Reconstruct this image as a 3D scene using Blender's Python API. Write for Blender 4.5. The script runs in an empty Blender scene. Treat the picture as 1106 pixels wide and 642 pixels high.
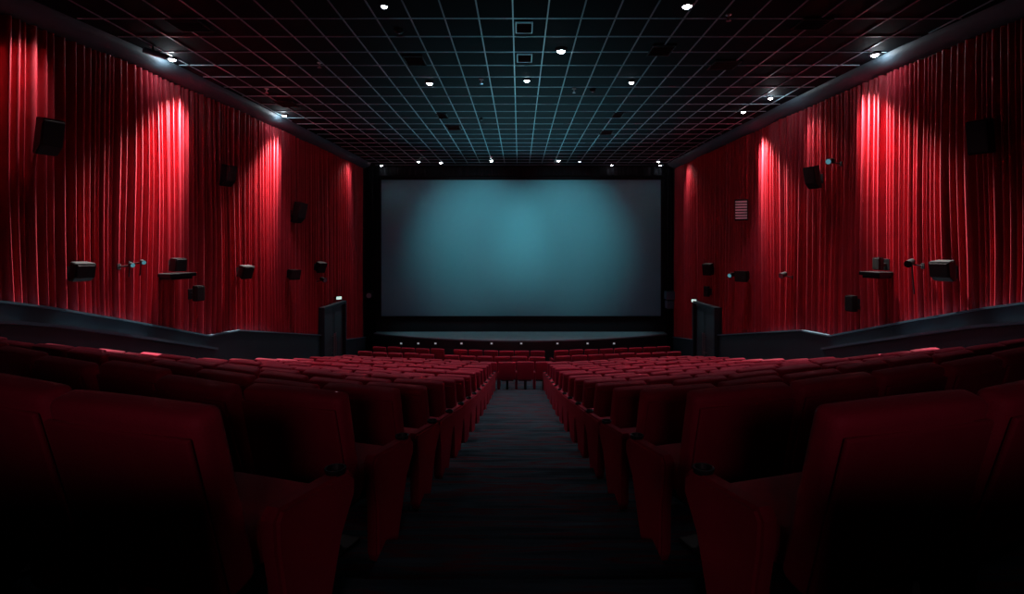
import bpy, bmesh, math, random
from mathutils import Vector, Matrix

random.seed(11)
PI = math.pi
scene = bpy.context.scene
COL = scene.collection

# ------------------------------------------------------------------ camera model
F = 600.0            # focal length in pixels of the 1106 px wide frame
PX, PY = 561.0, 265.0   # vanishing point of the room's length in the frame
EYE = 5.0            # camera height over the floor in front of the stage
CEIL = EYE + 3.55
CURT = EYE + 3.30    # top of the side curtains


def lerp(x, pts):
    if x <= pts[0][0]:
        return pts[0][1]
    for (a, va), (b, vb) in zip(pts, pts[1:]):
        if x <= b:
            return va + (vb - va) * (x - a) / (b - a)
    return pts[-1][1]


WX = [(-4, 8.5), (0, 8.25), (5, 7.75), (8, 7.38), (10, 7.12), (14, 6.92), (19, 6.80), (24, 6.74), (26, 6.74)]


def wallx(d):
    return lerp(d, WX)


def ceil_pt(px, py, h=3.55):
    d = F * h / (PY - py)
    return (px - PX) * d / F, min(d, 24.45)


def wall_d(px):
    d = 12.0
    for _ in range(60):
        d = F * wallx(d) / abs(px - PX)
    return d


# ------------------------------------------------------------------ helpers
def link(name, me, mat=None, parent=None, smooth=False):
    o = bpy.data.objects.new(name, me)
    COL.objects.link(o)
    if mat is not None and not me.materials:
        me.materials.append(mat)
    if smooth:
        for p in me.polygons:
            p.use_smooth = True
    if parent is not None:
        o.parent = parent
    return o


def obj(name, bm, mat, parent=None, smooth=False):
    me = bpy.data.meshes.new(name)
    bmesh.ops.recalc_face_normals(bm, faces=bm.faces[:])
    bm.to_mesh(me)
    bm.free()
    return link(name, me, mat, parent, smooth)


def pyobj(name, verts, faces, mat, parent=None, smooth=False):
    me = bpy.data.meshes.new(name)
    me.from_pydata(verts, [], faces)
    me.validate()
    me.update()
    return link(name, me, mat, parent, smooth)


def tag(o, label=None, cat=None, group=None, kind=None):
    if label:
        o['label'] = label
    if cat:
        o['category'] = cat
    if group:
        o['group'] = group
    if kind:
        o['kind'] = kind
    return o


def thing(name, label, cat, loc, rot=(0, 0, 0), group=None):
    o = bpy.data.objects.new(name, None)
    o.empty_display_size = 0.1
    COL.objects.link(o)
    o.location = loc
    o.rotation_euler = rot
    return tag(o, label, cat, group)


def box(bm, c, s, bev=0.0, seg=2, rot=None):
    r = bmesh.ops.create_cube(bm, size=1.0)
    vs = r['verts']
    for v in vs:
        v.co = Vector((v.co.x * s[0], v.co.y * s[1], v.co.z * s[2]))
    if bev > 0:
        es = list({e for v in vs for e in v.link_edges})
        rb = bmesh.ops.bevel(bm, geom=es, offset=bev, segments=seg, profile=0.6, affect='EDGES')
        vs = list({v for f in rb['faces'] for v in f.verts} | {v for v in vs if v.is_valid})
    M = Matrix.Translation(Vector(c))
    if rot is not None:
        M = M @ rot
    for v in vs:
        v.co = M @ v.co
    return vs


def cyl(bm, p0, p1, r0, r1=None, seg=16, caps=True):
    p0, p1 = Vector(p0), Vector(p1)
    r1 = r0 if r1 is None else r1
    d = p1 - p0
    q = d.to_track_quat('Z', 'Y').to_matrix().to_4x4()
    r = bmesh.ops.create_cone(bm, cap_ends=caps, segments=seg, radius1=r0, radius2=r1, depth=d.length)
    M = Matrix.Translation((p0 + p1) / 2) @ q
    for v in r['verts']:
        v.co = M @ v.co
    return r['verts']


def lathe(bm, prof, seg=24, M=None):
    rings = []
    for r, z in prof:
        rings.append([bm.verts.new((r * math.cos(2 * PI * i / seg), r * math.sin(2 * PI * i / seg), z)) for i in range(seg)])
    for a, b in zip(rings, rings[1:]):
        for i in range(seg):
            j = (i + 1) % seg
            bm.faces.new((a[i], a[j], b[j], b[i]))
    bm.faces.new(rings[0])
    bm.faces.new(rings[-1])
    if M is not None:
        for rg in rings:
            for v in rg:
                v.co = M @ v.co


def prism(bm, poly, axis, lo, hi):
    """extrude a 2D polygon along an axis: 'x' polygon in (y,z), 'y' polygon in (x,z)"""
    def at(p, t):
        return (t, p[0], p[1]) if axis == 'x' else (p[0], t, p[1])
    a = [bm.verts.new(at(p, lo)) for p in poly]
    b = [bm.verts.new(at(p, hi)) for p in poly]
    bm.faces.new(a)
    bm.faces.new(b[::-1])
    n = len(poly)
    for i in range(n):
        bm.faces.new((a[i], b[i], b[(i + 1) % n], a[(i + 1) % n]))
    return a + b


# ------------------------------------------------------------------ materials
def mat(name, col, rough=0.6, metal=0.0, spec=0.5, sheen=0.0, bump=None, var=None, emit=None, estr=0.0):
    m = bpy.data.materials.new(name)
    m.use_nodes = True
    nt = m.node_tree
    b = nt.nodes['Principled BSDF']
    b.inputs['Base Color'].default_value = (*col, 1)
    b.inputs['Roughness'].default_value = rough
    b.inputs['Metallic'].default_value = metal
    b.inputs['Specular IOR Level'].default_value = spec
    if sheen:
        b.inputs['Sheen Weight'].default_value = sheen
        b.inputs['Sheen Roughness'].default_value = 0.4
        b.inputs['Sheen Tint'].default_value = (1.0, 0.25, 0.3, 1)
    if emit:
        b.inputs['Emission Color'].default_value = (*emit, 1)
        b.inputs['Emission Strength'].default_value = estr
    tc = nt.nodes.new('ShaderNodeTexCoord')
    if var:
        sc, amt = var
        nz = nt.nodes.new('ShaderNodeTexNoise')
        nz.inputs['Scale'].default_value = sc
        nz.inputs['Detail'].default_value = 4
        nt.links.new(tc.outputs['Object'], nz.inputs['Vector'])
        mx = nt.nodes.new('ShaderNodeMix')
        mx.data_type = 'RGBA'
        mx.inputs['A'].default_value = (*[c * (1 - amt) for c in col], 1)
        mx.inputs['B'].default_value = (*[min(1, c * (1 + amt)) for c in col], 1)
        nt.links.new(nz.outputs['Fac'], mx.inputs['Factor'])
        nt.links.new(mx.outputs['Result'], b.inputs['Base Color'])
    if bump:
        sc, st = bump
        nz = nt.nodes.new('ShaderNodeTexNoise')
        nz.inputs['Scale'].default_value = sc
        nz.inputs['Detail'].default_value = 3
        nt.links.new(tc.outputs['Object'], nz.inputs['Vector'])
        bp = nt.nodes.new('ShaderNodeBump')
        bp.inputs['Strength'].default_value = st
        bp.inputs['Distance'].default_value = 0.01
        nt.links.new(nz.outputs['Fac'], bp.inputs['Height'])
        nt.links.new(bp.outputs['Normal'], b.inputs['Normal'])
    return m


M_curtain = mat('red velvet curtain', (0.36, 0.013, 0.028), 0.55, spec=0.3, sheen=0.0, bump=(60, 0.15), var=(3.0, 0.25))
M_seat = mat('maroon upholstery', (0.37, 0.013, 0.046), 0.7, spec=0.25, sheen=0.2, bump=(140, 0.25), var=(9, 0.15))
M_seatback = mat('maroon seat shell', (0.31, 0.011, 0.038), 0.75, spec=0.2, sheen=0.15, bump=(140, 0.2), var=(9, 0.15))
M_black = mat('black metal', (0.012, 0.013, 0.015), 0.45, spec=0.4)
M_cab = mat('black speaker cabinet', (0.004, 0.005, 0.006), 0.55, spec=0.2, bump=(120, 0.2))
M_grille = mat('black speaker cloth', (0.003, 0.0035, 0.004), 0.8, bump=(400, 0.5))
M_grey = mat('grey speaker louvre', (0.30, 0.33, 0.38), 0.5)
M_wall = mat('black plaster', (0.010, 0.011, 0.013), 0.85, spec=0.2, var=(2, 0.3))
M_wains = mat('blue black side panel', (0.018, 0.032, 0.044), 0.5, spec=0.4, var=(1.5, 0.2))
M_cap = mat('blue grey rail cap', (0.06, 0.12, 0.16), 0.4)
M_cove = mat('slate cove', (0.045, 0.07, 0.088), 0.6, var=(1.2, 0.2))
M_tile = mat('dark ceiling tile', (0.0045, 0.0065, 0.009), 0.8, spec=0.05, bump=(90, 0.15), var=(1.1, 0.35))
M_bar = mat('pale ceiling bar', (0.27, 0.42, 0.47), 0.4, metal=0.0, spec=0.3)
M_vent = mat('black vent', (0.006, 0.006, 0.007), 0.8)
M_screen = mat('screen cloth', (0.13, 0.40, 0.46), 0.8, spec=0.15, bump=(0.9, 0.12), var=(0.35, 0.08))
M_mask = mat('black masking cloth', (0.006, 0.007, 0.009), 0.9, spec=0.1)
M_stage = mat('stage boards', (0.24, 0.27, 0.29), 0.5, var=(2, 0.2))
M_stagefront = mat('stage front', (0.012, 0.015, 0.019), 0.7)
M_door = mat('door leaf', (0.030, 0.042, 0.052), 0.5, var=(2, 0.2))
M_chrome = mat('brushed steel', (0.55, 0.58, 0.6), 0.3, metal=1.0)
M_lens = mat('lamp lens', (0.9, 0.92, 1.0), 0.3, emit=(0.86, 0.92, 1.0), estr=60.0)
M_lensdim = mat('small lamp lens', (0.9, 0.92, 1.0), 0.3, emit=(0.75, 0.88, 1.0), estr=14.0)
M_sign = mat('lit sign face', (0.8, 0.9, 0.85), 0.4, emit=(0.72, 1.0, 0.92), estr=0.8)
M_stagelens = mat('stage lamp lens', (0.8, 0.85, 0.9), 0.4, emit=(0.8, 0.9, 1.0), estr=0.22)
M_blue = mat('teal lens', (0.10, 0.30, 0.36), 0.25, emit=(0.2, 0.75, 0.9), estr=0.25)
for m_ in (M_lens, M_lensdim, M_sign, M_stagelens, M_blue):
    m_.cycles.emission_sampling = 'NONE'


def carpet():
    m = mat('aisle carpet', (0.03, 0.045, 0.055), 0.9, spec=0.1)
    nt = m.node_tree
    b = nt.nodes['Principled BSDF']
    tc = nt.nodes.new('ShaderNodeTexCoord')
    mp = nt.nodes.new('ShaderNodeMapping')
    mp.inputs['Scale'].default_value = (0.5, 6.0, 1.0)
    nt.links.new(tc.outputs['Object'], mp.inputs['Vector'])
    n1 = nt.nodes.new('ShaderNodeTexNoise')
    n1.inputs['Scale'].default_value = 2.2
    n1.inputs['Detail'].default_value = 5
    nt.links.new(mp.outputs['Vector'], n1.inputs['Vector'])
    r = nt.nodes.new('ShaderNodeValToRGB')
    e = r.color_ramp.elements
    e[0].position, e[0].color = 0.35, (0.015, 0.028, 0.038, 1)
    e[1].position, e[1].color = 0.72, (0.045, 0.115, 0.15, 1)
    for p, c in ((0.50, (0.032, 0.075, 0.096, 1)), (0.56, (0.10, 0.016, 0.026, 1)), (0.60, (0.04, 0.062, 0.075, 1))):
        k = e.new(p)
        k.color = c
    nt.links.new(n1.outputs['Fac'], r.inputs['Fac'])
    nt.links.new(r.outputs['Color'], b.inputs['Base Color'])
    return m


M_carpet = carpet()

# ------------------------------------------------------------------ rows of seats
TOPH = [(1.5, .46), (2.8, .77), (3.95, 1.05), (5.2, 1.34), (6.4, 1.6), (8.8, 2.12), (12, 2.74), (17.7, 3.74), (19.5, 3.93), (21.3, 4.06)]
SLOPE = [(1.5, .54), (3, .52), (6, .42), (10, .31), (15, .25), (21, .20)]
SEAT_H = 0.95
ROWS = [1.5 + 1.17 * k for k in range(14)] + [17.7, 19.5, 21.3]


def bend(x, s):
    u = max(0.0, abs(x) - 0.6)
    return s * (math.sqrt(u * u + 0.5) - 0.7071)


def bend_slope(x, s):
    u = max(0.0, abs(x) - 0.6)
    return s * u / math.sqrt(u * u + 0.5)


def row_s(d0):
    return lerp(d0, SLOPE)


def row_z(d0):
    return EYE - lerp(d0, TOPH) - SEAT_H


# ------------------------------------------------------------------ floor
def build_floor():
    bm = bmesh.new()
    xs = [-8.6 + 17.2 * i / 86 for i in range(87)]
    edges = []
    for i, d0 in enumerate(ROWS[:-1]):
        nxt = ROWS[i + 1]
        e0 = nxt - 0.33
        edges.append([e0 + bend(x, row_s(d0 + 0.6)) for x in xs])
    lines = [[-3.0] * len(xs)] + edges + [[25.2] * len(xs)]
    prev_top = None
    for i, d0 in enumerate(ROWS):
        z = row_z(d0)
        a = [bm.verts.new((x, lines[i][k], z)) for k, x in enumerate(xs)]
        b = [bm.verts.new((x, lines[i + 1][k], z)) for k, x in enumerate(xs)]
        for k in range(len(xs) - 1):
            bm.faces.new((a[k], a[k + 1], b[k + 1], b[k]))
        if prev_top is not None:
            for k in range(len(xs) - 1):
                bm.faces.new((prev_top[k], prev_top[k + 1], a[k + 1], a[k]))
        prev_top = b
    # half steps of the centre aisle
    for i, d0 in enumerate(ROWS[:13]):
        z0, z1 = row_z(d0), row_z(ROWS[i + 1])
        e = ROWS[i + 1] - 0.33
        zm = (z0 + z1) / 2
        box(bm, (0, e + 0.28, (zm + z1) / 2 - 0.01), (1.40, 0.60, zm - z1 + 0.02))
    f = obj('floor', bm, M_carpet)
    tag(f, kind='structure')


build_floor()


def floor_z(x, y):
    z = row_z(ROWS[0])
    for i, d0 in enumerate(ROWS[:-1]):
        if y > ROWS[i + 1] - 0.33 + bend(x, row_s(d0 + 0.6)):
            z = row_z(ROWS[i + 1])
    return z


# ------------------------------------------------------------------ shell
WAINS = [(-3, -1.2), (0, -0.62), (8.15, 0.88), (12.3, 2.03), (13.5, 2.09), (18.7, 3.05), (21.1, 3.62), (23.9, 3.98)]
DS = [-3.0 + 27.0 * i / 90 for i in range(91)]
DOOR = (18.7, 21.1)
DOOR_TOP = EYE - 2.2


def side_shell(s, side):
    # backing wall
    v, f = [], []
    ds = [-3.0, 0, 5, 8, 10, 14, 19, 24, 25.3]
    for d in ds:
        x = s * (wallx(d) + 0.18)
        x2 = s * (wallx(d) + 0.40)
        v += [(x, d, -0.3), (x, d, CEIL + 0.2), (x2, d, CEIL + 0.2), (x2, d, -0.3)]
    for i in range(len(ds) - 1):
        a, b = 4 * i, 4 * i + 4
        for k in range(4):
            f.append((a + k, a + (k + 1) % 4, b + (k + 1) % 4, b + k))
    f += [(3, 2, 1, 0), tuple(4 * (len(ds) - 1) + k for k in range(4))]
    tag(pyobj('wall_' + side, v, f, M_wall), kind='structure')
    # low dark panel under the curtain (with a gap at the door)
    bm = bmesh.new()
    cap = bmesh.new()
    ledge = bmesh.new()

    def run(bmx, d0, d1, off0, off1, zlo, zhi, n=12):
        ring = None
        for i in range(n + 1):
            d = d0 + (d1 - d0) * i / n
            xo, xi = s * (wallx(d) + off0), s * (wallx(d) - off1)
            r = [bmx.verts.new((xo, d, zlo(d))), bmx.verts.new((xi, d, zlo(d))), bmx.verts.new((xi, d, zhi(d))), bmx.verts.new((xo, d, zhi(d)))]
            if ring:
                for k in range(4):
                    bmx.faces.new((ring[k], ring[(k + 1) % 4], r[(k + 1) % 4], r[k]))
            else:
                bmx.faces.new(r)
            ring = r
        bmx.faces.new(ring)
    top = lambda d: EYE - lerp(d, WAINS)
    low = lambda d: -0.25
    for d0, d1 in ((-2.9, 12.3), (12.3, 13.5), (13.5, DOOR[0] - 0.06), (DOOR[1] + 0.06, 23.9)):
        run(bm, d0, d1, 0.14, 0.12, low, top, 24)
        run(cap, d0, d1, -0.02, 0.17, lambda d: top(d) + 0.003, lambda d: top(d) + 0.035, 24)
    # ledge of the raked side ramp
    run(bm, -2.9, 12.2, -0.121, 0.36, low, lambda d: top(d) - 0.30, 24)
    run(ledge, -2.9, 12.2, -0.122, 0.40, lambda d: top(d) - 0.297, lambda d: top(d) - 0.25, 24)
    tag(obj('baseboard_' + side, bm, M_wains), kind='structure')
    tag(obj('trim_' + ('1' if s < 0 else '2'), cap, M_cap), kind='structure')
    tag(obj('trim_' + ('3' if s < 0 else '4'), ledge, M_cap), kind='structure')
    # cove between curtain and ceiling
    v, f = [], []
    n = 8
    for d in DS:
        for k in range(n + 1):
            t = k / n * PI / 2
            x = wallx(d) + 0.17 - 0.50 * math.sin(t)
            z = CURT + (CEIL - CURT) * (1 - math.cos(t)) + 0.0
            v.append((s * x, d, z))
    m = n + 1
    for i in range(len(DS) - 1):
        for k in range(n):
            f.append((i * m + k, i * m + k + 1, (i + 1) * m + k + 1, (i + 1) * m + k))
    o = pyobj('trim_' + ('5' if s < 0 else '6'), v, f, M_cove, smooth=True)
    tag(o, kind='structure')


side_shell(-1, 'left')
side_shell(1, 'right')

bm = bmesh.new()
box(bm, (0, 25.25, 4.1), (15.2, 0.3, 9.2))
tag(obj('wall_front', bm, M_wall), kind='structure')
bm = bmesh.new()
box(bm, (0, -3.1, 4.1), (18.4, 0.3, 9.6))
tag(obj('wall_back', bm, M_wall), kind='structure')

# added half wall out of view, shades the lower backs of the nearest seats
bm = bmesh.new()
for sx in (-1, 1):
    box(bm, (sx * 4.45, 0.45, 3.98), (7.8, 0.12, 1.55), 0.02)
tag(obj('wall_rear', bm, M_wains), kind='structure')

# ceiling slab and its grid of bars
bm = bmesh.new()
box(bm, (0, 11.1, CEIL + 0.16), (17.6, 28.6, 0.3))
ceiling = tag(obj('ceiling', bm, M_tile), kind='structure')
bm = bmesh.new()
GX = [-0.10 + 0.535 * k for k in range(-14, 15)]
GY = [8.70 + 0.755 * k for k in range(-12, 22)]
for x in GX:
    ds = [d for d in DS if wallx(d) - 0.33 > abs(x) + 0.02]
    if ds:
        d0, d1 = min(ds), min(max(ds), 24.8)
        box(bm, (x, (d0 + d1) / 2, CEIL + 0.004), (0.020, d1 - d0, 0.016))
for y in GY:
    if y < 24.8:
        w = wallx(y) - 0.36
        box(bm, (0, y, CEIL + 0.003), (2 * w, 0.020, 0.014))
tag(obj('ceiling_grid', bm, M_bar, ), kind='structure')


# ------------------------------------------------------------------ curtains
def curtain(s, side):
    rnd = random.Random(5 if s < 0 else 9)
    # fold profile along the wall: list of (d, off)
    cols = []
    d = 3.2
    while d < 23.85:
        lam = rnd.choice((0.07, 0.09, 0.11, 0.13, 0.18)) * rnd.uniform(0.9, 1.15) * (1.0 + 0.9 * max(0, d - 8) / 16)
        dep = min(0.20, lam * rnd.uniform(0.9, 1.6))
        sk = rnd.uniform(0.42, 0.58)
        g = rnd.uniform(0.10, 0.34)
        for t, w in ((0.0, 0.0), (g * 0.5, 0.0), (g, 0.04)):
            cols.append((d + lam * t, dep * (w - 0.62), rnd.uniform(-0.004, 0.004)))
        for i in range(1, 8):
            u = i / 8
            w = math.sin(PI * (u ** (0.75 + sk * 0.5))) ** 0.7
            cols.append((d + lam * (g + (1 - g) * u), dep * (w - 0.62), rnd.uniform(-0.003, 0.003)))
        d += lam
    cols.append((23.9, 0.0, 0.0))
    R = 10
    verts, faces, idx = [], [], {}
    wob = [rnd.uniform(0, 6.28) for _ in range(3)]
    for c, (d, off, jit) in enumerate(cols):
        bot = EYE - lerp(d, WAINS) - 0.02
        if DOOR[0] - 0.05 < d < DOOR[1] + 0.05:
            bot = DOOR_TOP + 0.10
        for r in range(R + 1):
            t = r / R
            z = bot + (CURT + 0.01 - bot) * t
            amp = 0.70 + 0.30 * (1 - t)
            dd = d + 0.05 * math.sin(1.3 * t * 3 + d * 0.9 + wob[0]) * (1 - t) + jit * (1 - t)
            o = off * amp + 0.02 * math.sin(d * 2.1 + wob[1]) + 0.012 * math.sin(4 * t + d * 3.1 + wob[2])
            idx[c, r] = len(verts)
            verts.append((s * (wallx(dd) - o), dd, z))
    for c in range(len(cols) - 1):
        for r in range(R):
            q = (idx[c, r], idx[c + 1, r], idx[c + 1, r + 1], idx[c, r + 1])
            faces.append(q if s < 0 else q[::-1])
    root = thing('wall_curtain', f'floor-length red pleated velvet curtain covering the {side} wall of the hall', 'curtain', (0, 0, 0), group=None)
    o = pyobj('drape', verts, faces, M_curtain, root, smooth=True)
    # slim track the curtain hangs from
    bm = bmesh.new()
    for a, b in zip(DS, DS[1:]):
        if a >= 3 and b <= 23.9:
            cyl(bm, (s * (wallx(a) + 0.02), a, CURT + 0.015), (s * (wallx(b) + 0.02), b, CURT + 0.015), 0.018, seg=8)
    obj('curtain_track', bm, M_black, root)


curtain(-1, 'left')
curtain(1, 'right')


# ------------------------------------------------------------------ doors and exit signs
def door(s, n):
    x = wallx(19.9) - 0.10
    z0 = floor_z(s * (x - 0.3), 19.9)
    h = DOOR_TOP - z0
    w = DOOR[1] - DOOR[0]
    r = bpy.data.objects.new(f'door_{n}', None)
    COL.objects.link(r)
    r.location = (s * x, (DOOR[0] + DOOR[1]) / 2, z0)
    tag(r, kind='structure')
    bm = bmesh.new()
    for yy in (-w / 2 + 0.05, w / 2 - 0.05):
        box(bm, (0, yy, h / 2), (0.26, 0.10, h), 0.01)
    box(bm, (0, 0, h + 0.05), (0.26, w, 0.10), 0.01)
    obj('door_frame', bm, M_wains, r)
    for sg in (-1, 1):
        bm = bmesh.new()
        lw = (w - 0.22) / 2
        box(bm, (s * 0.02, sg * (lw / 2 + 0.006), h / 2), (0.05, lw, h - 0.02), 0.006)
        box(bm, (-s * 0.012, sg * (lw / 2 + 0.006), h * 0.72), (0.016, lw - 0.26, h * 0.40), 0.006)
        box(bm, (-s * 0.012, sg * (lw / 2 + 0.006), h * 0.25), (0.016, lw - 0.26, h * 0.36), 0.006)
        leaf = obj('door_leaf', bm, M_door, r)
        bm = bmesh.new()
        yy = sg * 0.09
        cyl(bm, (-s * 0.09, yy, h * 0.30), (-s * 0.09, yy, h * 0.62), 0.016, seg=10)
        for zz in (h * 0.34, h * 0.58):
            cyl(bm, (-s * 0.005, yy, zz), (-s * 0.09, yy, zz), 0.010, seg=8)
        obj('door_handle', bm, M_chrome, leaf)


door(-1, 1)
door(1, 2)


def exit_sign(px, py, side):
    s = -1 if px < PX else 1
    d = wall_d(px)
    x = wallx(d) - 0.16
    z = EYE - (py - PY) * d / F
    t = thing('exit_sign', f'small lit white sign on a bracket over the {side} side door', 'sign', (s * x, d, z), (0, 0, -s * math.radians(40)), 'lit signs over the side doors')
    bm = bmesh.new()
    box(bm, (0, 0, 0), (0.22, 0.07, 0.13), 0.01)
    obj('housing', bm, M_black, t)
    bm = bmesh.new()
    box(bm, (0, -0.037, 0), (0.19, 0.006, 0.10), 0.002)
    f = obj('face', bm, M_sign, t)
    bm = bmesh.new()
    box(bm, (s * 0.10, 0.04, 0.02), (0.16, 0.02, 0.03))
    obj('wall_mount', bm, M_black, t)


exit_sign(361, 322, 'left')
exit_sign(754.5, 325, 'right')

# ------------------------------------------------------------------ screen, masking, stage
SX0, SX1 = (412 - PX) * 25 / F, (713.5 - PX) * 25 / F
SZ0, SZ1 = EYE - (341.5 - PY) * 25 / F, EYE + (PY - 194.5) * 25 / F
scr = thing('projection_screen', 'huge teal-lit cinema screen in a black frame over the stage', 'screen', ((SX0 + SX1) / 2, 25.0, SZ0))
sw, sh = SX1 - SX0, SZ1 - SZ0
v, f = [], []
NX, NZ = 48, 24
for j in range(NZ + 1):
    for i in range(NX + 1):
        u, w_ = i / NX, j / NZ
        sag = 0.02 * math.sin(PI * u) * math.sin(PI * w_)
        pull = 0.012 * (math.sin(9 * u * PI) * (1 - w_) + math.sin(7 * u * PI + 1) * w_) * (0.3 + abs(w_ - 0.5))
        v.append((-sw / 2 + sw * u, sag + pull * 0.4 - 0.02, sh * w_))
for j in range(NZ):
    for i in range(NX):
        a = j * (NX + 1) + i
        f.append((a, a + 1, a + NX + 2, a + NX + 1))
pyobj('screen_cloth', v, f, M_screen, scr, smooth=True)
bm = bmesh.new()
for x in (-sw / 2 - 0.07, sw / 2 + 0.07):
    box(bm, (x, -0.03, sh / 2), (0.14, 0.14, sh + 0.28), 0.01)
for z in (-0.07, sh + 0.07):
    box(bm, (0, -0.03, z), (sw, 0.14, 0.14), 0.01)
obj('screen_frame', bm, M_mask, scr)


def pleats(w, h, lam, amp, seed):
    rnd = random.Random(seed)
    n = max(12, int(w / lam * 8))
    vs, fs = [], []
    for i in range(n + 1):
        x = -w / 2 + w * i / n
        y = amp * math.sin(2 * PI * x / lam + rnd.uniform(-.3, .3))
        vs += [(x, y, 0), (x, y, h / 2), (x, y, h)]
    for i in range(n):
        for k in range(2):
            fs.append((3 * i + k, 3 * i + 3 + k, 3 * i + 4 + k, 3 * i + 1 + k))
    return vs, fs


STZ = EYE - 3.9
for s, side, a, b in ((-1, 'left', -6.72, SX0 - 0.17), (1, 'right', SX1 + 0.17, 6.90)):
    w = b - a - 0.04
    vs, fs = pleats(w, CEIL - STZ - 0.05, 0.16, 0.03, 3)
    o = pyobj('masking_drape', vs, fs, M_mask, smooth=True)
    o.location = ((a + b) / 2, 24.86, STZ + 0.005)
    tag(o, f'narrow black masking drape hanging at the {side} edge of the screen', 'curtain', 'black masking drapes beside the screen')
vs, fs = pleats(12.6, CEIL - SZ1 - 0.2, 0.3, 0.02, 4)
o = pyobj('masking_valance', vs, fs, M_mask, smooth=True)
o.location = ((SX0 + SX1) / 2, 24.72, SZ1 + 0.16)
tag(o, 'long black valance hanging above the cinema screen', 'valance')

# stage with a bowed front
stg = thing('stage', 'low black stage with a pale bowed top below the screen', 'stage', (0, 0, 0))
FR = lambda x: 22.75 + 1.45 * (abs(x - 0.15) / 5.8) ** 2
zf = row_z(21.3)
bm = bmesh.new()
xs = [-6.45 + 12.95 * i / 48 for i in range(49)]
ring = []
for x in xs:
    ring.append([bm.verts.new((x, FR(x) - 0.04, STZ - 0.05)), bm.verts.new((x, FR(x) - 0.04, STZ)), bm.verts.new((x, 25.05, STZ)), bm.verts.new((x, 25.05, STZ - 0.05))])
for a, b in zip(ring, ring[1:]):
    for k in range(4):
        bm.faces.new((a[k], a[(k + 1) % 4], b[(k + 1) % 4], b[k]))
bm.faces.new(ring[0])
bm.faces.new(ring[-1])
obj('stage_top', bm, M_stage, stg)
bm = bmesh.new()
ring = []
for x in xs:
    ring.append([bm.verts.new((x, FR(x), zf)), bm.verts.new((x, FR(x), STZ - 0.051)), bm.verts.new((x, FR(x) + 0.06, STZ - 0.051)), bm.verts.new((x, FR(x) + 0.06, zf))])
for a, b in zip(ring, ring[1:]):
    for k in range(4):
        bm.faces.new((a[k], a[(k + 1) % 4], b[(k + 1) % 4], b[k]))
bm.faces.new(ring[0])
bm.faces.new(ring[-1])
obj('stage_front', bm, M_stagefront, stg)

ORD = ('first second third fourth fifth sixth seventh eighth ninth tenth eleventh twelfth thirteenth fourteenth fifteenth sixteenth '
       'seventeenth eighteenth nineteenth twentieth').split()
for i, px in enumerate((433.5, 452, 470.5, 498.5, 531, 563, 602, 634.5, 663)):
    x = (px - PX) * 22.8 / F
    y = FR(x)
    x = (px - PX) * y / F
    z = EYE - (371.0 - PY) * y / F
    y -= 0.022
    t = thing('stage_light', f'tiny white lamp on the black stage front, {ORD[i]} of nine from left', 'lamp', (x, y, z), group='lamps along the stage front')
    bm = bmesh.new()
    box(bm, (0, -0.012, 0), (0.13, 0.024, 0.11), 0.008)
    obj('lamp_housing', bm, M_black, t)
    bm = bmesh.new()
    box(bm, (0, -0.027, 0), (0.085, 0.008, 0.065), 0.003)
    obj('lens', bm, M_stagelens, t)

# ------------------------------------------------------------------ cinema seats
BW = 0.60   # backrest width


def seat_proto(wid):
    root = thing('cinema_seat', 'x', 'seat', (0, 0, 0))
    k = wid / 0.60
    bw = wid - 0.03
    tilt = Matrix.Rotation(math.radians(14), 4, 'X')
    # backrest cushion: rounded slab, slightly wider at the top, crowned upper edge
    bm = bmesh.new()
    vs = box(bm, (0, 0, 0), (bw, 0.105, 0.60), 0.042, 4)
    bmesh.ops.subdivide_edges(bm, edges=[e for e in bm.edges if abs(e.verts[0].co.x - e.verts[1].co.x) > 0.3], cuts=7)
    for v in bm.verts:
        t = (v.co.z + 0.30) / 0.60
        v.co.x *= 0.94 + 0.06 * t
        u = v.co.x / (bw / 2)
        if v.co.z > 0.1:
            v.co.z += 0.016 * (1 - u * u)
        v.co.y += 0.018 * (u * u) * 1.0
        v.co.y += 0.012 * math.sin(t * PI * 2) * (1 if v.co.y > 0 else 0)
    M = Matrix.Translation((0, -0.205, 0.655)) @ tilt
    bmesh.ops.transform(bm, matrix=M, verts=bm.verts[:])
    obj('backrest', bm, M_seat, root, True)
    # rear shell with stitched panel
    bm = bmesh.new()
    box(bm, (0, -0.05, -0.015), (bw * 0.935, 0.02, 0.53), 0.009, 2)
    bmesh.ops.transform(bm, matrix=M, verts=bm.verts[:])
    obj('back_shell', bm, M_seatback, root, True)
    # cushion
    bm = bmesh.new()
    vs = box(bm, (0, 0, 0), (bw - 0.155, 0.47, 0.12), 0.045, 4)
    for v in bm.verts:
        v.co.z += 0.02 * (1 - (v.co.x / (bw / 2)) ** 2) if v.co.z > 0 else 0
    bmesh.ops.transform(bm, matrix=Matrix.Translation((0, 0.095, 0.415)) @ Matrix.Rotation(math.radians(4), 4, 'X'), verts=bm.verts[:])
    obj('seat_cushion', bm, M_seat, root, True)
    # pedestal
    bm = bmesh.new()
    box(bm, (0, 0.02, 0.335), (bw - 0.16, 0.34, 0.03), 0.008)
    prism(bm, [(-0.10, 0.32), (0.12, 0.32), (0.07, 0.02), (-0.06, 0.02)], 'x', -0.035, 0.035)
    box(bm, (0, 0.01, 0.01), (0.22, 0.30, 0.02), 0.005)
    box(bm, (0, -0.13, 0.36), (bw - 0.16, 0.05, 0.08), 0.01)
    obj('pedestal', bm, M_black, root)
    return root


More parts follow.
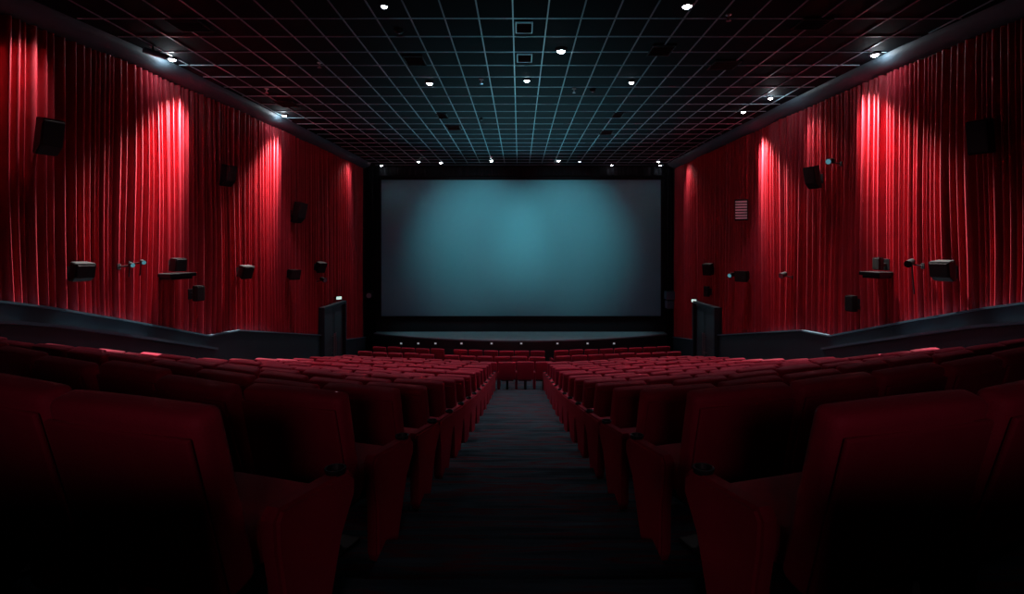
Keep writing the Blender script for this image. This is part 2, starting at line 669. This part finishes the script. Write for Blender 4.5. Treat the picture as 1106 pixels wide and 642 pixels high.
def armrest_meshes():
    bm = bmesh.new()
    poly = [(-0.075, 0.555), (-0.05, 0.59), (0.30, 0.575), (0.335, 0.54), (0.335, 0.48), (0.26, 0.36), (0.17, 0.06), (0.15, 0.02), (-0.02, 0.02), (-0.04, 0.06), (-0.045, 0.32), (-0.07, 0.46)]
    prism(bm, poly, 'x', -0.037, 0.037)
    bmesh.ops.recalc_face_normals(bm, faces=bm.faces[:])
    bmesh.ops.bevel(bm, geom=[e for e in bm.edges if abs(e.verts[0].co.x - e.verts[1].co.x) < 1e-5], offset=0.014, segments=2, affect='EDGES')
    arm = bpy.data.meshes.new('armrest')
    bm.to_mesh(arm)
    bm.free()
    arm.materials.append(M_seatback)
    for p in arm.polygons:
        p.use_smooth = False
    bm = bmesh.new()
    lathe(bm, [(0.034, 0.004), (0.039, 0.022), (0.039, 0.026), (0.032, 0.026), (0.029, 0.006)], 20, Matrix.Translation((0, 0.26, 0.570)))
    cup = bpy.data.meshes.new('cup_holder')
    bmesh.ops.recalc_face_normals(bm, faces=bm.faces[:])
    bm.to_mesh(cup)
    bm.free()
    cup.materials.append(M_black)
    return arm, cup


ARM, CUP = armrest_meshes()
PROTO = {'wide': seat_proto(0.64), 'slim': seat_proto(0.585)}
USED = {'wide': False, 'slim': False}
WID = {'wide': 0.64, 'slim': 0.585}


def put_seat(kind, x, y, z, rz, label, group, arms):
    p = PROTO[kind]
    if not USED[kind]:
        r = p
        USED[kind] = True
    else:
        r = p.copy()
        COL.objects.link(r)
        for ch in PARTS[kind]:
            c = ch.copy()
            COL.objects.link(c)
            c.parent = r
    lean = random.uniform(-0.035, 0.035)
    for c in r.children:
        if c.name.startswith('back'):
            c.rotation_euler = (lean, 0, 0)
    r.location = (x, y, z)
    r.rotation_euler = (0, 0, rz)
    r['label'] = label
    r['group'] = group
    for sg in arms:
        a = bpy.data.objects.new('armrest', ARM)
        COL.objects.link(a)
        a.parent = r
        a.location = (sg * (WID[kind] / 2), 0, 0)
        c = bpy.data.objects.new('cup_holder', CUP)
        COL.objects.link(c)
        c.parent = a
    return r


PARTS = {k: list(p.children) for k, p in PROTO.items()}


def in_frame(x, y, z):
    if y < 0.6:
        return False
    u, w_ = PX + F * x / y, PY + F * (EYE - z) / y
    m = 0.36 * F / y
    return -m < u < 1106 + m and w_ - 0 < 642


NEAR = ['nearest'] + [o + ' nearest' for o in ORD[1:]]
n_seats = 0
for i, d0 in enumerate(ROWS[:14]):
    s = row_s(d0)
    z = row_z(d0)
    for sg, side in ((-1, 'left'), (1, 'right')):
        x = 0.85
        j = 0
        while True:
            # walk one seat pitch along the bent row
            sl = bend_slope(x + 0.3, s)
            ca = 1 / math.sqrt(1 + sl * sl)
            xc = x + 0.32 * ca
            ang = math.atan(sl)
            yb = d0 + bend(xc, s)
            # origin lies 0.30 in front of the back's top
            ox, oy = xc - 0.30 * math.sin(ang), yb + 0.30 * math.cos(ang)
            if xc + 0.40 > wallx(yb) - 0.62:
                break
            if in_frame(sg * xc, yb, z + 0.85):
                rowname = NEAR[i]
                lab = f'maroon padded cinema seat {side} of the aisle, {rowname} row, {"beside" if j == 0 else ORD[j] + " from"} the aisle'
                arms = [-sg] + ([sg] if xc + 0.40 + 0.62 > wallx(yb) - 0.62 else [])
                jit = random.uniform(-0.02, 0.02)
                put_seat('wide', sg * ox, oy, z, -sg * -ang + jit if sg > 0 else -ang + jit, lab, f'cinema seats {side} of the aisle', arms)
                n_seats += 1
            x += 0.655 * ca
            j += 1
for i, d0 in enumerate(ROWS[14:]):
    s = row_s(d0)
    z = row_z(d0)
    rown = ('third row', 'second row', 'front row')[i]
    for sg in (-1, 1):
        x = (-0.10 if i == 0 else (0.98 - 0.59 * 2 if i == 2 else -0.3))
        j = 0
        xe = x
        while True:
            sl = bend_slope(xe, s)
            ca = 1 / math.sqrt(1 + sl * sl)
            xc = xe + sg * 0.2925 * ca
            # narrow gangways in the two front rows
            if i > 0 and not (-2.42 < xe < 0.99) and False:
                pass
            ang = math.atan(bend_slope(xc, s))
            yb = d0 + bend(xc, s)
            ox, oy = xc - math.copysign(0.30 * math.sin(ang), xc), yb + 0.30 * math.cos(ang)
            if abs(xc) + 0.38 > wallx(yb) - 0.55:
                break
            where = f'{ORD[j]} {"right" if sg > 0 else "left"} of the middle'
            lab = f'small maroon cinema seat, {rown} from the stage, {where}' if i < 2 else f'small maroon cinema seat, front row by the stage, {where}'
            arms = [-sg] if not (j == 0 and sg > 0) else []
            put_seat('slim', ox, oy, z, (ang if xc > 0 else -ang), lab, 'cinema seats in the three front rows', arms)
            n_seats += 1
            xe += sg * (0.606 * ca + (0.03 if i == 1 and j == 0 else 0))
            j += 1
            if i > 0 and ((sg > 0 and j == 2) or (sg < 0 and j == 4)):
                xe += sg * 0.32
print('SEATS', n_seats)


# ------------------------------------------------------------------ wall fixtures
def speaker(px, py, w, h, dep, label, style='wedge', yaw=25, pitch=12, group='wall speakers on the curtains', face=None):
    w, h, dep = w * 0.72, h * 0.86, dep * 0.62
    s = -1 if px < PX else 1
    d = wall_d(px)
    stand = 0.16 + dep / 2
    # keep the projected spot while standing off the curtain
    dd = d * (wallx(d) - stand) / wallx(d)
    x = wallx(dd) - stand
    dd = F * x / abs(px - PX)
    z = EYE - (py - PY) * dd / F
    # local +x points out of the wall into the room
    base = PI if s > 0 else 0.0
    r = thing('wall_speaker', label, 'speaker', (s * x, dd, z), (0, 0, base + s * math.radians(yaw)), group)
    P = Matrix.Rotation(math.radians(pitch), 4, 'Y')
    bm = bmesh.new()
    if style == 'wedge':
        poly = [(-dep / 2, h / 2), (dep / 2, h / 2), (dep / 2, -h * 0.22), (dep * 0.05, -h / 2), (-dep / 2, -h / 2)]
    elif style == 'horn':
        poly = [(-dep / 2, h * 0.35), (dep / 2, h / 2), (dep / 2, -h / 2), (-dep / 2, -h * 0.35)]
    else:
        poly = [(-dep / 2, h / 2), (dep / 2, h / 2), (dep / 2, -h / 2), (-dep / 2, -h / 2)]
    vs = prism(bm, poly, 'y', -w / 2, w / 2)
    bmesh.ops.recalc_face_normals(bm, faces=bm.faces[:])
    bmesh.ops.bevel(bm, geom=bm.edges[:], offset=0.012, segments=2, affect='EDGES')
    for v in bm.verts:
        if v.co.x < 0:
            v.co.y *= 0.82
    bmesh.ops.transform(bm, matrix=P, verts=bm.verts[:])
    cab = obj('cabinet', bm, M_cab, r)
    bm = bmesh.new()
    gh = h * (0.66 if style == 'wedge' else 0.88)
    gz = h / 2 - 0.03 - gh / 2 if style == 'wedge' else 0
    if face == 'louvre':
        n = 7
        for q in range(n):
            box(bm, (dep / 2 + 0.008, 0, gz + gh * ((q + .5) / n - .5)), (0.03, w * 0.86, gh / n * 0.62), 0.004)
        bmesh.ops.transform(bm, matrix=P, verts=bm.verts[:])
        obj('louvred_front', bm, M_grey, r)
    else:
        box(bm, (dep / 2 + 0.004, 0, gz), (0.02, w * 0.88, gh), 0.006)
        bmesh.ops.transform(bm, matrix=P, verts=bm.verts[:])
        obj('grille', bm, M_grille, r)
    bm = bmesh.new()
    q = Matrix.Rotation(-(-yaw) * PI / 180 * 0, 4, 'Z')
    box(bm, (-dep / 2 - 0.05, 0, -0.02), (0.12, 0.05, 0.05), 0.008)
    box(bm, (-dep / 2 - 0.11, 0, -0.02), (0.02, 0.16, 0.22), 0.004)
    cyl(bm, (-dep / 2 + 0.02, 0, -h / 2 + 0.02), (-dep / 2 - 0.08, 0, -0.03), 0.014, seg=8)
    obj('wall_mount', bm, M_black, r)
    return r, s, dd, z


SP = [
    (52, 148, .42, .64, .36, 'tall black wedge speaker highest and furthest left on the left curtain', 'wedge', 20, 10),
    (246, 190, .40, .58, .36, 'black wedge speaker in upper row between the two bright curtain pools, left wall', 'wedge', 20, 10),
    (323, 230, .46, .72, .42, 'black tapered speaker in the upper row nearest the screen, left wall', 'wedge', 20, 14),
    (88, 294, .42, .36, .34, 'squat black speaker furthest left in the lower row, left wall', 'wedge', 20, 10),
    (192, 286, .38, .30, .30, 'black box speaker above a flat tray on the left curtain', 'box', 15, 4),
    (214, 317, .30, .38, .22, 'small black box speaker lowest on the left curtain', 'box', 15, 0),
    (265, 293, .42, .40, .36, 'tilted black speaker in the lower row, right of the lowest left box', 'horn', 25, 20),
    (317, 296, .46, .36, .40, 'short black horn speaker in the lower row, left of the left door', 'horn', 35, 14),
    (346, 288, .42, .42, .40, 'tilted black horn speaker above the left door', 'horn', 35, 26),
    (801, 227, .52, .74, .34, 'pale louvred speaker box on the right curtain', 'box', 62, 2),
    (878, 192, .42, .60, .36, 'black wedge speaker right of the pale louvred box, right wall', 'wedge', 20, 10),
    (1060, 148, .42, .60, .36, 'large black speaker in shadow, furthest right on the upper right curtain', 'box', 25, 8),
    (765, 291, .46, .46, .40, 'black box speaker over the right door', 'box', 40, 8),
    (763.5, 315, .26, .42, .22, 'slim black column speaker just above the right door', 'box', 40, 0),
    (802, 298, .52, .38, .46, 'long black horn speaker below the pale louvred box', 'horn', 45, 10),
    (949, 285, .22, .28, .20, 'small black cube speaker above a tray on the right curtain', 'box', 15, 0),
    (920, 328, .28, .38, .24, 'small black box speaker lowest on the right curtain', 'box', 15, 0),
    (1019, 293, .44, .40, .36, 'black wedge speaker furthest right in the lower row, right wall', 'wedge', 20, 8),
]
for a in SP:
    r, s, dd, z = speaker(*a[:5], a[5], style=a[6], yaw=a[7], pitch=a[8], face='louvre' if 'louvred speaker' in a[5] else None)
    if 'tray' in a[5]:
        bm = bmesh.new()
        w = 0.62 if s < 0 else 0.46
        box(bm, (-0.04, -0.04, -a[3] / 2 - 0.05), (0.46, w, 0.07), 0.01)
        box(bm, (0.0, -0.04, -a[3] / 2 - 0.11), (0.30, w * 0.8, 0.06), 0.01)
        obj('tray', bm, M_cab, r)


def spotlet(px, py, label, lensmat, size=0.11, yaw=30, pole=0.0):
    s = -1 if px < PX else 1
    d = wall_d(px)
    x = wallx(d) - 0.26
    dd = F * x / abs(px - PX)
    z = EYE - (py - PY) * dd / F
    r = thing('wall_spotlight', label, 'spotlight', (s * x, dd, z), (0, 0, (PI if s > 0 else 0)), 'small fixtures on the curtains')
    bm = bmesh.new()
    dirv = Vector((math.cos(0.5), -0.62, -0.25)) if s < 0 else Vector((math.cos(0.5), 0.62, -0.25))
    dirv.normalize()
    cyl(bm, -dirv * size * 0.8, dirv * size * 0.8, size * 0.42, size * 0.55, 14)
    obj('lamp_body', bm, M_cab, r)
    bm = bmesh.new()
    cyl(bm, dirv * size * 0.8, dirv * size * 0.86, size * 0.46, size * 0.46, 14)
    obj('lens', bm, lensmat, r)
    bm = bmesh.new()
    cyl(bm, (0, 0, -size * 0.2), (-0.22, 0, -size * 0.5), 0.014, seg=8)
    box(bm, (-0.225, 0, -size * 0.5), (0.02, 0.08, 0.10), 0.004)
    if pole:
        cyl(bm, (-0.03, 0, -size * 0.3), (-0.06, 0.02, -pole), 0.012, seg=8)
    obj('wall_mount', bm, M_black, r)


spotlet(142, 286, 'small teal-lensed fixture on left curtain, lower one of a pair', M_blue, .075, pole=.22)
spotlet(154, 283, 'small teal-lensed fixture on left curtain, beside the box with a tray', M_blue, .075, pole=.25)
spotlet(349, 302, 'tiny pale lamp on the left curtain just under a horn speaker', M_chrome, .14)
spotlet(790, 297, 'blue-lensed fixture beside the long horn speaker, right curtain', M_blue, .13)
spotlet(846, 297, 'tiny shiny fixture alone on the right curtain', M_chrome, .13)
spotlet(897, 174, 'tiny blue fixture high on right curtain beside a wedge speaker', M_blue, .12)
spotlet(983, 284, 'thin dark fixture on a drooping arm, right curtain', M_cab, .12, pole=.55)

# equipment at the two ends of the screen
t = thing('stage_lamp', 'small black spotlight mounted at the left screen edge', 'spotlight', (-6.55, 24.1, EYE - (318 - PY) * 24.1 / F))
bm = bmesh.new()
box(bm, (0, 0, 0), (0.34, 0.36, 0.30), 0.04)
cyl(bm, (0.05, -0.15, 0), (0.10, -0.30, -0.03), 0.12, 0.15, 16)
obj('lamp_body', bm, M_cab, t)
bm = bmesh.new()
cyl(bm, (0.10, -0.30, -0.03), (0.104, -0.312, -0.032), 0.11, 0.11, 16)
obj('lens', bm, M_grey, t)
bm = bmesh.new()
box(bm, (-0.12, 0.42, 0), (0.06, 0.62, 0.06), 0.01)
obj('wall_mount', bm, M_black, t)
t = thing('equipment_rack', 'stack of two dark boxes on a bracket at the right screen edge', 'equipment', (6.62, 24.1, EYE - (323 - PY) * 24.1 / F))
bm = bmesh.new()
box(bm, (0, 0, 0.16), (0.58, 0.45, 0.36), 0.015)
box(bm, (-0.02, -0.225, 0.16), (0.40, 0.02, 0.20), 0.006)
obj('upper_box', bm, M_cap, t)
bm = bmesh.new()
box(bm, (-0.05, 0, -0.24), (0.42, 0.40, 0.34), 0.015)
box(bm, (-0.05, -0.20, -0.24), (0.30, 0.02, 0.20), 0.006)
obj('lower_box', bm, M_cap, t)
bm = bmesh.new()
box(bm, (0.12, 0.30, -0.04), (0.08, 0.84, 0.10), 0.01)
obj('wall_mount', bm, M_black, t)

# ------------------------------------------------------------------ ceiling fixtures
LAMPS = [
    (186, 63, 1.0, 'bright downlight beside the left curtain over its brightest pool'),
    (299, 124, .8, 'downlight beside the left curtain over its second pool'),
    (464, 89, 1.0, 'bright ceiling downlight left of the grid middle, level with the middle one'),
    (569, 86, .7, 'ceiling downlight in the middle of the grid behind the brightest one'),
    (606, 54, 1.3, 'largest and brightest downlight in the middle of the ceiling grid'),
    (682, 88, .6, 'small ceiling downlight right of the middle of the grid'),
    (742, 5, 1.0, 'bright downlight at the top edge right of the middle'),
    (415, 5, .4, 'faint small downlight at the top edge left of the middle'),
    (945, 58, 1.0, 'bright downlight beside the right curtain over its brightest pool'),
    (832, 105, .55, 'small downlight near the right curtain, upper of two'),
    (803, 120, .6, 'small downlight near the right curtain, lower of two'),
    (413, 178.5, .6, 'small downlight at the far left corner of the ceiling by the screen'),
    (452, 174, .6, 'small downlight above the screen, second from the left'),
    (476, 175.5, 1.0, 'bright downlight above the screen, third from the left'),
    (531, 173, 1.1, 'bright downlight over the screen, just left of its middle'),
    (603, 173, 1.1, 'bright downlight over the screen, just right of its middle'),
    (626, 174, .45, 'faint tiny downlight over the screen right of the bright pair'),
    (660, 178.5, .6, 'small downlight above the right part of the screen'),
    (711, 174, .6, 'small downlight at the far right ceiling corner, upper of two'),
    (711.5, 178.8, .7, 'small downlight at the far right ceiling corner, lower of two'),
]


def downlight(px, py, k, label, xy=None):
    x, y = xy or ceil_pt(px, py)
    x = max(-(wallx(y) - 0.50), min(wallx(y) - 0.50, x))
    t = thing('ceiling_downlight', label, 'ceiling lamp', (x, y, CEIL - 0.005), group='downlights in the ceiling')
    r = 0.035 + 0.03 * k
    bm = bmesh.new()
    lathe(bm, [(r * 1.5, 0.01), (r * 1.5, -0.012), (r * 1.1, -0.03), (r * 1.02, -0.02), (r * 1.02, 0.01)], 24)
    obj('lamp_housing', bm, M_black, t, True)
    bm = bmesh.new()
    lathe(bm, [(r, -0.015), (r * .9, -0.03), (r * .6, -0.045), (r * .25, -0.052)], 20)
    obj('lens', bm, M_lens if k > .5 else M_lensdim, t, True)
    return x, y


LP = {}
for px, py, k, lab in LAMPS:
    LP[px] = downlight(px, py, k, lab)

VENTS = [
    (566, 29, .26, .42, 'square dark vent with pale rim near the top of the ceiling grid'),
    (566.5, 62, .27, .42, 'square dark vent with pale rim in the middle ceiling grid, lower of two'),
    (448, 65, .36, .50, 'dark ceiling vent left of the brightest downlight'),
    (205, 27, .50, .45, 'large dark ceiling vent up by the left curtain'),
    (310, 112, .45, .55, 'dark ceiling vent above the second left curtain pool'),
    (478, 125, .26, .5, 'dark ceiling vent left of the grid middle, nearer one'),
    (490, 138, .4, .55, 'dark ceiling vent left of the grid middle, further one'),
    (667, 124, .26, .5, 'dark ceiling vent right of the grid middle, nearer one'),
    (655, 143, .36, .5, 'dark ceiling vent right of the grid middle, further one'),
    (714, 54, .40, .5, 'dark ceiling vent near the top right of the ceiling grid'),
    (782, 70, .5, .5, 'dark ceiling vent between the grid and the right curtain'),
    (877, 25, .45, .42, 'dark ceiling vent up near the right curtain'),
]
for px, py, w, l, lab in VENTS:
    x, y = ceil_pt(px, py)
    t = thing('ceiling_vent', lab, 'vent', (x, y, CEIL - 0.004), group='vents in the ceiling')
    bm = bmesh.new()
    box(bm, (0, 0, 0.0), (w, l, 0.008))
    n = 6
    for q in range(n):
        box(bm, (0, l * ((q + .5) / n - .5), -0.012), (w * .94, l / n * .35, 0.014), rot=Matrix.Rotation(0.5, 4, 'X'))
    obj('louvre', bm, M_vent, t)
    bm = bmesh.new()
    for sx in (-1, 1):
        box(bm, (sx * w / 2, 0, -0.010), (0.018, l + 0.018, 0.022))
    for sy in (-1, 1):
        box(bm, (0, sy * l / 2, -0.010), (w - 0.018, 0.018, 0.022))
    obj('vent_frame', bm, M_bar if px in (566, 566.5) else M_vent, t)

# sprinkler heads, smoke detector and a small camera tube
for px, py, lab in ((288, 96, 'shiny sprinkler head catching red light near the left curtain'),
                    (345, 68, 'sprinkler head on the dark ceiling left of the grid'),
                    (787, 16, 'sprinkler head near the top edge right of the grid'),
                    (520, 86, 'tiny sprinkler head beside the middle ceiling downlight'),
                    (620, 96, 'tiny sprinkler head right of the middle ceiling downlight')):
    x, y = ceil_pt(px, py)
    t = thing('ceiling_sprinkler', lab, 'sprinkler', (x, y, CEIL), group='sprinkler heads')
    bm = bmesh.new()
    lathe(bm, [(0.045, 0.005), (0.045, -0.006), (0.014, -0.012), (0.012, -0.06), (0.020, -0.062), (0.016, -0.085), (0.006, -0.09)], 16)
    obj('sprinkler_body', bm, M_chrome, t, True)
    bm = bmesh.new()
    lathe(bm, [(0.038, -0.0905), (0.038, -0.094), (0.01, -0.097)], 12)
    obj('deflector', bm, M_chrome, t)
for px, py, lab in ((640, 97, 'round dark smoke detector right of the grid middle'), (520, 128, 'round dark smoke detector left of the grid middle'),
                    (431, 33, 'round dark smoke detector at the upper left of the ceiling grid')):
    x, y = ceil_pt(px, py)
    t = thing('smoke_detector', lab, 'smoke detector', (x, y, CEIL), group='smoke detectors')
    bm = bmesh.new()
    lathe(bm, [(0.07, 0.004), (0.07, -0.02), (0.06, -0.03), (0.045, -0.045), (0.02, -0.05)], 20)
    obj('detector_body', bm, M_cab, t, True)
    bm = bmesh.new()
    lathe(bm, [(0.018, -0.0505), (0.018, -0.056), (0.008, -0.06)], 12)
    obj('detector_cap', bm, M_grey, t, True)
x, y = ceil_pt(160, 51)
x = -(wallx(y) - 0.62)
t = thing('ceiling_camera', 'small grey camera tube on the ceiling edge above the left curtain', 'camera', (x, y, CEIL), (0, 0, 0.9))
bm = bmesh.new()
cyl(bm, (-0.20, 0, -0.10), (0.14, 0, -0.13), 0.05, 0.05, 16)
obj('camera_body', bm, M_cap, t)
bm = bmesh.new()
cyl(bm, (0.14, 0, -0.13), (0.17, 0, -0.133), 0.045, 0.045, 16)
obj('lens', bm, M_black, t)
bm = bmesh.new()
cyl(bm, (-0.05, 0, -0.07), (-0.05, 0, 0.0), 0.02, seg=10)
cyl(bm, (-0.05, 0, -0.012), (-0.05, 0, 0.0), 0.06, seg=14)
obj('ceiling_mount', bm, M_black, t)


# ------------------------------------------------------------------ light
def spot(loc, target, power, ang, blend=1.0, col=(1, 1, 1), size=0.08):
    l = bpy.data.lights.new('spot_light', 'SPOT')
    l.energy = power
    l.spot_size = math.radians(ang)
    l.spot_blend = blend
    l.color = col
    l.shadow_soft_size = size
    o = bpy.data.objects.new('spot_light', l)
    COL.objects.link(o)
    o.location = loc
    o.rotation_euler = (Vector(target) - Vector(loc)).to_track_quat('-Z', 'Y').to_euler()
    return o


def point(loc, power, col=(0.8, 0.92, 1.0), size=0.04):
    l = bpy.data.lights.new('point_light', 'POINT')
    l.energy = power
    l.color = col
    l.shadow_soft_size = size
    o = bpy.data.objects.new('point_light', l)
    COL.objects.link(o)
    o.location = loc
    return o


WARM = (1.0, 0.88, 0.84)
# wall washers: (side, d, power)
for s, d, p, ang in ((-1, 8.6, 420, 60), (-1, 11.8, 7000, 54), (-1, 15.9, 6200, 52), (-1, 22.0, 420, 80),
                     (1, 11.5, 6000, 52), (1, 13.5, 400, 60), (1, 16.0, 6000, 52), (1, 22.4, 420, 80), (1, 7.6, 25, 70)):
    x = wallx(d) - 0.50
    spot((s * x, d, CEIL - 0.07), (s * (wallx(d - 1.1) + 0.02), d - 1.1, CEIL - 2.3), p, ang, 1.0, WARM, 0.10)
# cove glow from the fittings along the curtains
for px in (186, 299, 945, 832):
    x, y = LP[px]
    point((x * 1.005, y, CEIL - 0.10), 8.0)
# the two screen washers
TEAL = (0.42, 0.88, 1.0)
for px in (531, 603):
    x, y = LP[px]
    sx = 1 if px > PX else -1
    spot((0.07 + sx * 1.5, 18.5, CEIL - 0.09), (0.07 + sx * 1.9, 25.0, EYE + 0.45), 820, 56, 1.0, TEAL, 0.1)
# added teal fill from behind the stage front, brightens the middle of the ceiling
spot((0.1, 23.6, STZ + 0.12), (0.1, 17.8, CEIL), 3000, 62, 1.0, (0.28, 0.82, 1.0), 0.12)
# added fill with no fitting below the screen, brightens the stage top
al = bpy.data.lights.new('strip_light', 'AREA')
al.shape = 'RECTANGLE'
al.size, al.size_y = 11.5, 0.06
al.energy = 9
al.color = (0.35, 0.85, 1.0)
ao = bpy.data.objects.new('strip_light', al)
COL.objects.link(ao)
ao.location = (0.1, 24.7, STZ + 0.62)
ao.rotation_euler = (math.radians(-20), 0, 0)
# added faint teal fill from the back, lifts the edges of the screen
spot((0, -2.6, 7.9), (0.1, 25.0, 4.7), 380, 34, 0.6, (0.30, 0.75, 1.0), 0.1)
# house downlights over the seats, some of them added fill without a fitting
for x, y, p in ((-4.2, 22.6, 230), (-1.4, 22.4, 230), (1.6, 22.4, 230), (4.4, 22.6, 230),
                (-5.4, 15.0, 200), (5.4, 15.0, 200), (-2.0, 13.0, 170), (2.0, 13.0, 170), (0.7, 10.1, 60), (-3.6, 8.2, 50), (3.6, 8.2, 50), (-5.4, 10.2, 110), (5.4, 10.2, 110)):
    spot((x, y, CEIL - 0.1), (x * 0.97, y - (4.6 if y > 20 else 1.2), 0), p, 88 if y > 20 else 105, 1.0, (1.0, 0.86, 0.92), 0.12)

# added fill from behind the camera, skims the tops of the near seat backs
for x, p in ((0.0, 46),):
    spot((x, -2.4, 5.75), (x * 0.8, 7.0, 3.3), p, 84, 1.0, (1.0, 0.62, 0.68), 0.35)

w = bpy.data.worlds.new('dim world')
scene.world = w
w.use_nodes = True
w.node_tree.nodes['Background'].inputs['Color'].default_value = (0.3, 0.5, 0.7, 1)
w.node_tree.nodes['Background'].inputs['Strength'].default_value = 0.0

# ------------------------------------------------------------------ camera
cam = bpy.data.cameras.new('camera')
cam.sensor_fit = 'HORIZONTAL'
cam.sensor_width = 36.0
cam.lens = F / 1106 * 36.0
cam.shift_x = (553 - PX) / 1106
cam.shift_y = (PY - 321) / 1106
cam.clip_start = 0.05
co = bpy.data.objects.new('camera', cam)
COL.objects.link(co)
co.location = (0, 0, EYE)
co.rotation_euler = (PI / 2, 0, 0)
scene.camera = co

vs = scene.view_settings
scene.display_settings.display_device = 'sRGB'
vs.view_transform = 'Standard'
vs.look = 'None'
vs.gamma = 1.0
vs.use_curve_mapping = False
vs.exposure = 0.0
scene.cycles.use_denoising = True
scene.cycles.max_bounces = 6
scene.cycles.diffuse_bounces = 4
scene.cycles.sample_clamp_indirect = 4.0
